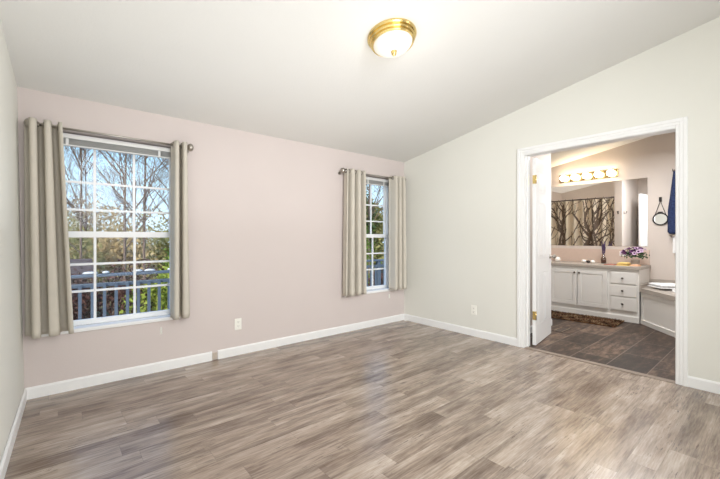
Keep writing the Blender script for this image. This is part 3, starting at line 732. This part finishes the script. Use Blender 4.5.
# flowers
fp = empty('potted_flowers', (2.60, -2.12, CT)); tag(fp, 'white pot of purple and pale petunias at the right of the vanity', 'potted plant')
bm = bmnew(); lathe(bm, [(0.035, 0.001), (0.042, 0.01), (0.05, 0.07), (0.054, 0.075), (0.05, 0.08), (0.0, 0.078)], seg=20); obj('pot', bm, mat('grey_pot', srgb(188, 176, 166), 0.5), fp)
rnd = random.Random(12); bmL = bmnew()
def disc_flower(c, n, r_, centre):
    bmF = bmnew()
    n = n.normalized(); a = n.orthogonal().normalized(); b = n.cross(a)
    cv = bmF.verts.new(c); mid = [a*math.cos(2*PI*k/10)+b*math.sin(2*PI*k/10) for k in range(10)]
    i0 = [bmF.verts.new(c+d*r_*0.42+n*0.006) for d in mid]; i2 = [bmF.verts.new(c+mid[k]*r_*(1 if k % 2 == 0 else 0.8)+n*0.012) for k in range(10)]
    for k in range(10):
        f = bmF.faces.new((cv, i0[k], i0[(k+1) % 10])); f.material_index = 1
        f = bmF.faces.new((i0[k], i2[k], i2[(k+1) % 10], i0[(k+1) % 10])); f.material_index = 1 if centre else 0
    obj('bloom', bmF, [M['petal'], M['petal2']], fp, fix=False)
for k in range(46):
    th = rnd.uniform(0, 2*PI); ph = rnd.uniform(0.1, 1.0)*PI/2
    n = Vector((math.cos(th)*math.sin(ph), math.sin(th)*math.sin(ph), math.cos(ph)))
    c = Vector((n.x*0.11, n.y*0.17, 0.15+n.z*0.10))
    disc_flower(c, n+Vector((-0.3, -0.1, 0)), rnd.uniform(0.024, 0.034), k % 5 < 3)
for k in range(150):
    th = rnd.uniform(0, 2*PI); ph = rnd.uniform(0.2, 1.25)*PI/2; q = rnd.uniform(0.6, 1.0)
    n = Vector((math.cos(th)*math.sin(ph), math.sin(th)*math.sin(ph), math.cos(ph))); c = Vector((n.x*0.105*q, n.y*0.165*q, 0.135+n.z*0.09*q))
    a = n.orthogonal().normalized()*0.02; a.rotate(Matrix.Rotation(rnd.uniform(0, 6), 3, n)); b = n.cross(a)*0.5
    v = [bmL.verts.new(p) for p in (c-a, c+b, c+a+n*0.008, c-b)]; bmL.faces.new(v)
obj('leaves', bmL, M['leaf'], fp, fix=False)

# ------------------------------------------------------------ tub
tub = empty('corner_bathtub', (FX, -2.25, 0)); tag(tub, 'white corner bathtub with a diagonal panelled front and grey deck', 'bathtub')
P = lambda x, y, z: (x-FX, y+2.25, z)
DZ0, DZ1 = 0.43, 0.485
foot = [(FX-0.001, -2.255), (2.30, -2.255), (1.36, -3.02), (1.36, -3.798), (FX-0.001, -3.798)]
bm = bmnew(); prism(bm, [P(x, y, 0) for x, y in foot], (0, 0, DZ0)); obj('apron', bm, M['cabinet'], tub, 0.002)
a = Vector((2.30, -2.255, 0)); b = Vector((1.36, -3.02, 0)); dr = (b-a).normalized(); n = Vector((dr.y, -dr.x, 0))
if n.x > 0: n = -n
Ld = (b-a).length
def bar(bm, s0, s1, z0, z1, t):
    p = [a+dr*s0, a+dr*s1, a+dr*s1+n*t, a+dr*s0+n*t]; prism(bm, [P(q.x, q.y, z0) for q in p], (0, 0, z1-z0))
bm = bmnew(); bar(bm, 0, Ld, 0, 0.06, 0.014); bar(bm, 0, Ld, 0.38, DZ0, 0.008); bar(bm, 0, 0.045, 0.06, 0.38, 0.008); bar(bm, Ld-0.045, Ld, 0.06, 0.38, 0.008); obj('front_panel', bm, M['cabinet'], tub, 0.001)
# deck as ring around an oval basin
deck = [(FX-0.001, -2.24), (2.265, -2.24), (2.255, -2.262), (1.33, -3.01), (1.33, -3.798), (FX-0.001, -3.798)]
bc = Vector((2.2, -3.12, 0)); ang = math.atan2(dr.y, dr.x)
def oval(ra, rb_, z, N=40):
    o_ = []
    for k in range(N):
        t = 2*PI*k/N; q = dr*(ra*math.cos(t))-n*(rb_*math.sin(t)); o_.append(Vector((bc.x+q.x, bc.y+q.y, z)))
    return o_
def deck_pt(c, d):
    best = None
    for i in range(len(deck)):
        p = Vector(deck[i]); q = Vector(deck[(i+1) % len(deck)]); e_ = q-p
        den = d.x*e_.y-d.y*e_.x
        if abs(den) < 1e-9: continue
        w = p-c; t = (w.x*e_.y-w.y*e_.x)/den; s = (w.x*d.y-w.y*d.x)/den
        if t > 0 and -1e-6 <= s <= 1+1e-6 and (best is None or t < best): best = t
    return c+d*best
inner = oval(0.62, 0.42, DZ1, 72); c2 = Vector((bc.x, bc.y)); bm = bmnew(); top_o = []; N = 72
for p in inner:
    d = (Vector((p.x, p.y))-c2).normalized(); q = deck_pt(c2, d); top_o.append(q)
for cn in deck:    # snap the nearest sample to every corner
    cv = Vector(cn); k = min(range(N), key=lambda i: (top_o[i]-cv).length); top_o[k] = cv
It = [bm.verts.new(P(p.x, p.y, DZ1)) for p in inner]; Ot = [bm.verts.new(P(q.x, q.y, DZ1)) for q in top_o]
Ib = [bm.verts.new(P(p.x, p.y, DZ0)) for p in inner]; Ob = [bm.verts.new(P(q.x, q.y, DZ0)) for q in top_o]
for k in range(N):
    l = (k+1) % N
    bm.faces.new((It[k], Ot[k], Ot[l], It[l])); bm.faces.new((Ib[k], Ib[l], Ob[l], Ob[k])); bm.faces.new((Ot[k], Ob[k], Ob[l], Ot[l])); bm.faces.new((It[k], It[l], Ib[l], Ib[k]))
obj('deck', bm, M['counter'], tub)
bm = bmnew(); prev = None
for (ra, rb_, z) in ((0.67, 0.47, DZ1), (0.665, 0.465, DZ1+0.022), (0.62, 0.42, DZ1+0.026), (0.57, 0.37, DZ1), (0.52, 0.33, 0.25), (0.45, 0.27, 0.12), (0.2, 0.12, 0.1), (0.001, 0.001, 0.1)):
    ring = [bm.verts.new(P(p.x, p.y, z)) for p in oval(ra, rb_, z, 48)]
    if prev:
        for k in range(48): f = bm.faces.new((prev[k], prev[(k+1) % 48], ring[(k+1) % 48], ring[k])); f.smooth = True
    prev = ring
obj('basin', bm, M['tub'], tub)
bm = bmnew(); box(bm, -0.018, -0.0005, -1.5, 0.0, DZ1, DZ1+0.09); box(bm, -(FX-2.27), -0.018, -0.008, 0.012, DZ1-0.05, DZ1+0.045)
obj('deck_splash', bm, M['counter'], tub, 0.002)
tw = folded('bath_towel', 2.33, 2.63, -2.74, -2.42, CT, 2, 0.028, M['towel'], 'folded white towel lying on the tub deck', 8)
tw.location = (2.42, -2.51, DZ1+0.024); tw.rotation_euler = (0, 0, ang); tw['category'] = 'towel'

# ------------------------------------------------------------ shower alcove curtain (seen in the mirror)
CX = 1.2
bm = bmnew(); tube(bm, [(CX, -1.379, 1.965), (CX, -0.001, 1.965)], 0.012, 12)
tag(obj('shower_rod', bm, M['dark_nickel']), 'dark shower rod spanning the alcove behind the partition', 'shower rod')
def draw_tree():
    rnd = random.Random(21); NX, NZ = 300, 320; Wd, Hd = 1.36, 1.86
    g_ = [[0]*NZ for _ in range(NX)]
    def stroke(x, z, ang_, w, ln, dep):
        st = 0.006; n_ = int(ln/st)
        for i in range(n_):
            t = i/n_; ww = w*(1-0.55*t)
            ix0, ix1 = int((x-ww)/Wd*NX), int((x+ww)/Wd*NX); iz0, iz1 = int((z-ww)/Hd*NZ), int((z+ww)/Hd*NZ)
            for a_ in range(ix0, ix1+1):
                for b_ in range(iz0, iz1+1):
                    if 0 <= a_ < NX and 0 <= b_ < NZ: g_[a_][b_] = 1 if w > 0.012 else max(g_[a_][b_], 1)
            ang_ += rnd.uniform(-0.07, 0.07)+(PI/2-ang_)*0.012
            x += math.cos(ang_)*st; z += math.sin(ang_)*st
            if dep > 0 and rnd.random() < 0.013*(1+t): stroke(x, z, ang_+rnd.choice((-1, 1))*rnd.uniform(0.35, 0.75), ww*0.55, ln*0.5*(1-t*0.4), dep-1)
    for x, w in ((0.08, 0.012), (0.22, 0.016), (0.36, 0.03), (0.52, 0.018), (0.68, 0.028), (0.82, 0.012), (0.95, 0.02), (1.12, 0.03), (1.27, 0.016)):
        stroke(x, 0.0, PI/2+rnd.uniform(-0.1, 0.1), w, rnd.uniform(1.7, 2.0), 2)
    return g_, NX, NZ, Wd, Hd
g_, NX, NZ, Wd, Hd = draw_tree()
sc = empty('shower_curtain', (CX, -1.375, 0.09)); tag(sc, 'beige shower curtain printed with dark bare trees, seen in the mirror', 'shower curtain')
bm = bmnew(); Vg = []
for i in range(NX+1):
    y = i/NX*Wd
    Vg.append([bm.verts.new((0.028*math.sin(y*38+0.6*math.sin(y*7)), y, j_/NZ*Hd)) for j_ in range(NZ+1)])
for i in range(NX):
    for j_ in range(NZ):
        f = bm.faces.new((Vg[i][j_], Vg[i+1][j_], Vg[i+1][j_+1], Vg[i][j_+1])); f.material_index = g_[i][j_]; f.smooth = True
obj('cloth', bm, [mat('shower_cloth', srgb(232, 220, 198), 0.8, var=0.1, vscale=4), mat('tree_print', srgb(112, 96, 84), 0.8, var=0.3, vscale=20)], sc, fix=False)
for k in range(10):
    bm = bmnew(); y = 0.05+k*0.14; pts = [(0.0+0.02*math.cos(q), y, Hd+0.012+0.03*math.sin(q)-0.0) for q in [2*PI*z/12 for z in range(13)]]; tube(bm, pts, 0.0025, 5, cap=False); obj('ring', bm, M['dark_nickel'], sc)

# ------------------------------------------------------------ outside
bm = bmnew(); box(bm, -60, 80, 0.25, 120, -1.25, -1.05)
struct('ground', bm, M['ground'], 'grassy ground outside the windows', 'ground')
bm = bmnew()
for k in range(24): box(bm, -7.0, 9.0, 0.22+k*0.142, 0.22+k*0.142+0.136, -0.42, -0.38)
box(bm, -7.0, 9.0, 3.6, 3.64, -0.6, -0.38); box(bm, -7, 9, 0.25, 0.3, -0.6, -0.42)
for x in (-6.5, -2.5, 1.5, 5.5, 8.5): box(bm, x, x+0.1, 3.45, 3.55, -1.06, -0.42)
struct('deck_platform', bm, M['deck_boards'], 'wooden deck outside the windows', 'deck')
rl = empty('deck_railing', (0, 3.5, -0.38)); tag(rl, 'blue-grey painted wooden deck railing outside the windows', 'railing')
bm = bmnew(); box(bm, -7, 9, -0.06, 0.08, 0.935, 0.975); obj('top_rail', bm, M['deck_paint'], rl, 0.004)
bm = bmnew(); box(bm, -7, 9, -0.02, 0.02, 0.775, 0.835); obj('upper_rail', bm, M['deck_paint'], rl, 0.003)
bm = bmnew(); box(bm, -7, 9, -0.02, 0.02, 0.06, 0.12); obj('lower_rail', bm, M['deck_paint'], rl, 0.003)
for x in (-6.9, -4.62, -2.19, 0.3, 2.7, 5.1, 7.5): boxo('post', (x, x+0.09, -0.045, 0.045, 0.0, 0.935), M['deck_paint'], rl, 0.003)
bal = boxo('baluster', (0, 0.042, -0.055, -0.02, 0.07, 0.83), M['deck_paint'], rl)
# the stretches of balusters seen through the windows are pieces of their own
xsb = [-4.5+k*0.155 for k in range(20)]+[1.2+k*0.155 for k in range(32)]
bal.location.x = xsb[0]
for x in xsb[1:]:
    c = bal.copy(); COL.objects.link(c); c.parent = rl; c.location.x = x
rnd = random.Random(3)
for k, (x, sx_, lb) in enumerate(((-3.42, 0.10, 'long pale stone lying on the deck railing at the left'), (-3.22, 0.05, 'small pale stone beside the long stone on the railing'), (-2.78, 0.075, 'grey stone on the middle of the deck railing'),
                              (-2.60, 0.085, 'pale rounded stone right of the grey stone on the railing'), (-2.27, 0.06, 'flat pale stone at the right end of the visible railing'))):
    bm = bmnew(); ball(bm, (0, 0, 0.022), 1, 12, 8, (sx_, 0.04, 0.024), jit=0.08, rnd=rnd); o = obj('garden_stone', bm, M['stone']); o.location = (x, 3.5, 0.596); tag(o, lb, 'stone', 'stones along the deck railing')

def bare_tree(loc, h, seed, label, m_, spread=0.5, depth=5, lean=0.0, r0=None):
    rnd = random.Random(seed); r = empty('bare_tree', loc); tag(r, label, 'tree', 'leafless trees beyond the deck')
    bt, bb = bmnew(), bmnew()
    def grow(p, d, ln, rad, dep, bm):
        n_ = 4; pts = [p]; rs = [rad]; q = p.copy(); dd = d.copy()
        for i in range(n_):
            dd = (dd+Vector((rnd.uniform(-1, 1), rnd.uniform(-1, 1), rnd.uniform(-0.3, 0.7)))*0.13).normalized(); q = q+dd*ln/n_; pts.append(q.copy()); rs.append(rad*(1-0.5*(i+1)/n_))
        tube(bm, pts, rs, 5 if dep > 2 else 3, cap=False)
        if dep <= 0: return
        for k in range(rnd.choice((3, 4)) if dep > 1 else 3):
            i = rnd.randint(1, n_); ax = Vector((rnd.uniform(-1, 1), rnd.uniform(-1, 1), rnd.uniform(-0.2, 0.5))).normalized()
            nd = (dd*(1-spread*0.6)+ax*spread).normalized(); nd.z = max(nd.z, -0.05)
            grow(pts[i], nd, ln*rnd.uniform(0.55, 0.78), max(0.004, rs[i]*0.6), dep-1, bb)
    r0 = r0 or h*0.0055
    p = Vector((0, 0, -0.03)); d = Vector((lean, 0, 1)).normalized(); q = p+d*h*0.42
    tube(bt, [p, p+d*h*0.2+Vector((rnd.uniform(-.05, .05), 0, 0)), q, q+Vector((rnd.uniform(-.1, .1), rnd.uniform(-.1, .1), h*0.2)), q+Vector((rnd.uniform(-.2, .2), rnd.uniform(-.2, .2), h*0.42))], [r0, r0*0.85, r0*0.7, r0*0.5, r0*0.2], 7)
    for k in range(15):
        t = rnd.uniform(0.25, 0.9); a_ = rnd.uniform(0, 2*PI); st = p+d*h*t*0.95
        grow(st, Vector((math.cos(a_)*spread*1.4, math.sin(a_)*spread*1.4, 1)).normalized(), h*0.26*(1.25-t), r0*0.45, depth-2, bb)
    obj('trunk', bt, m_, r, fix=False); obj('branches', bb, m_, r, fix=False)
    return r
def shrub(loc, rx, ry, h, seed, label, mname, n=1800, leaf=0.06, group='shrubs beyond the deck', name='shrub', cat='shrub', low=0.0):
    rnd = random.Random(seed); r = empty(name, loc); tag(r, label, cat, group)
    bf, bs = bmnew(), bmnew()
    lob = [(rnd.uniform(-0.6, 0.6), rnd.uniform(-0.6, 0.6), rnd.uniform(0.3, 0.8), rnd.uniform(0.3, 0.55)) for _ in range(11)]
    for k in range(n):
        l = rnd.choice(lob); v = Vector((rnd.gauss(0, 1), rnd.gauss(0, 1), rnd.gauss(0, 1))).normalized()*l[3]*rnd.uniform(0.65, 1.08)
        c = Vector(((l[0]+v.x)*rx, (l[1]+v.y)*ry, max(0.02, low*h+(l[2]+v.z*0.8)*h*(1-low)*0.8)))
        a = Vector((rnd.uniform(-1, 1), rnd.uniform(-1, 1), rnd.uniform(-1, 1))).normalized()*leaf*rnd.uniform(0.6, 1.3); b = a.orthogonal().normalized()*a.length*0.5
        b.rotate(Matrix.Rotation(rnd.uniform(0, 6), 3, a.normalized()))
        bf.faces.new([bf.verts.new(p) for p in (c-a, c+b, c+a, c-b)])
    for k in range(7):
        l = rnd.choice(lob); tube(bs, [(l[0]*rx*0.1, l[1]*ry*0.1, -0.03), (l[0]*rx*0.5, l[1]*ry*0.5, h*0.35*(1+low)), (l[0]*rx, l[1]*ry, h*(low+l[2]*(1-low))*0.8)], [0.03*h/2, 0.02*h/2, 0.008], 5)
    obj('foliage', bf, M[mname], r, fix=False); obj('stems', bs, M['bark'], r)
    return r
GZ = -1.05
TREES = [(-3.3, 9.5, 7.2, 11, 'bark', 'leafless tree with fine twigs seen at the left of the left window'),
         (-2.35, 8.6, 7.8, 12, 'bark', 'leafless multi-branched tree in the middle of the left window'),
         (-1.55, 10.5, 9.0, 13, 'bark', 'tall thin leafless tree right of centre in the left window'),
         (-1.15, 7.6, 7.0, 14, 'bark', 'leafless tree with curving branches at the right of the left window'),
         (-4.3, 13.5, 7.5, 15, 'bark_dark', 'reddish leafless tree farther back behind the left railing'),
         (-2.9, 15.5, 7.0, 16, 'bark_dark', 'reddish leafless tree far behind the middle of the left window'),
         (-1.0, 16.5, 7.6, 17, 'bark_dark', 'reddish leafless tree far behind at the right of the left window'),
         (8.6, 10.5, 9.5, 18, 'bark', 'leafless tree among evergreens seen in the right window')]
for x, y, h, s, mm, lb in TREES: bare_tree((x, y, GZ), h, s, lb, M[mm], spread=0.55, depth=5)
SH = [(-3.1, 6.4, 1.3, 0.8, 1.9, 'fol_brown', 'brown leafless bush just beyond the left end of the railing', 3600),
      (-2.0, 5.6, 0.75, 0.7, 2.05, 'fol_yellow', 'yellow-green bush behind the right balusters of the left window', 3000),
      (-1.1, 6.3, 0.9, 0.8, 2.7, 'fol_green', 'bright green bush at the right of the left window', 3200),
      (-3.6, 19, 2.6, 1.8, 4.2, 'fol_olive', 'olive tree line clump behind the left of the left window', 3600),
      (-1.4, 21, 3.0, 2, 5.0, 'fol_tan', 'tan leafy clump far behind the middle of the left window', 3600),
      (1.8, 20, 3.0, 2, 5.4, 'fol_olive', 'olive leafy clump far behind the right of the left window', 3600),
      (-4.2, 12, 1.8, 1.2, 2.8, 'fol_olive', 'low olive thicket in the left part of the left window', 3600),
      (-2.1, 13, 2.0, 1.2, 3.0, 'fol_tan', 'low tan thicket in the middle of the left window', 3600),
      (0.3, 13, 2.0, 1.2, 3.1, 'fol_olive', 'low olive thicket in the right part of the left window', 3600),
      (5.6, 8.2, 1.4, 1.2, 3.6, 'fol_green', 'green bush low in the right window', 3200),
      (4.7, 5.2, 0.8, 0.7, 1.5, 'fol_brown', 'brown bush low behind the railing in the right window', 2200)]
for k, (x, y, rx, ry, h, mm, lb, n_) in enumerate(SH): shrub((x, y, GZ), rx, ry, h, 40+k, lb, mm, n_, 0.05 if y < 9 else 0.09)
EV = [(7.2, 12.0, 1.8, 1.8, 6.6, 'fol_dark', 'dark evergreen at the left of the right window'), (10.6, 12.4, 2.2, 2, 5.0, 'fol_olive', 'olive-green tree in the middle of the right window'),
      (12.5, 17.5, 2.8, 2.4, 6.6, 'fol_dark', 'dark evergreen far back at the right of the right window'), (9.0, 15.8, 2.4, 2.0, 8.8, 'fol_green', 'tall mid-green tree far back in the right window')]
for k, (x, y, rx, ry, h, mm, lb) in enumerate(EV): shrub((x, y, GZ), rx, ry, h, 70+k, lb, mm, 5200, 0.13, 'leafy trees beyond the deck', 'leafy_tree', 'tree', 0.1)
# dark shed behind the railing
sh = empty('garden_shed', (-4.3, 7.7, GZ)); tag(sh, 'dark clapboard shed behind the left balusters of the railing', 'shed')
bm = bmnew(); box(bm, -1.3, 1.05, 0, 1.6, 0, 1.25)
for k in range(10): prism(bm, [(-1.31, -0.02, 0.02+k*0.122), (-1.31, 0.0, 0.02+k*0.122), (-1.31, 0.0, 0.14+k*0.122), (-1.31, -0.005, 0.14+k*0.122)], (2.37, 0, 0))
obj('wall', bm, M['siding'], sh)
bm = bmnew(); prism(bm, [(-1.45, -0.2, 1.22), (-1.45, 0.8, 1.6), (-1.45, 1.8, 1.22), (-1.45, 1.8, 1.28), (-1.45, 0.8, 1.67), (-1.45, -0.2, 1.28)], (2.65, 0, 0)); obj('roof', bm, M['shed_roof'], sh)
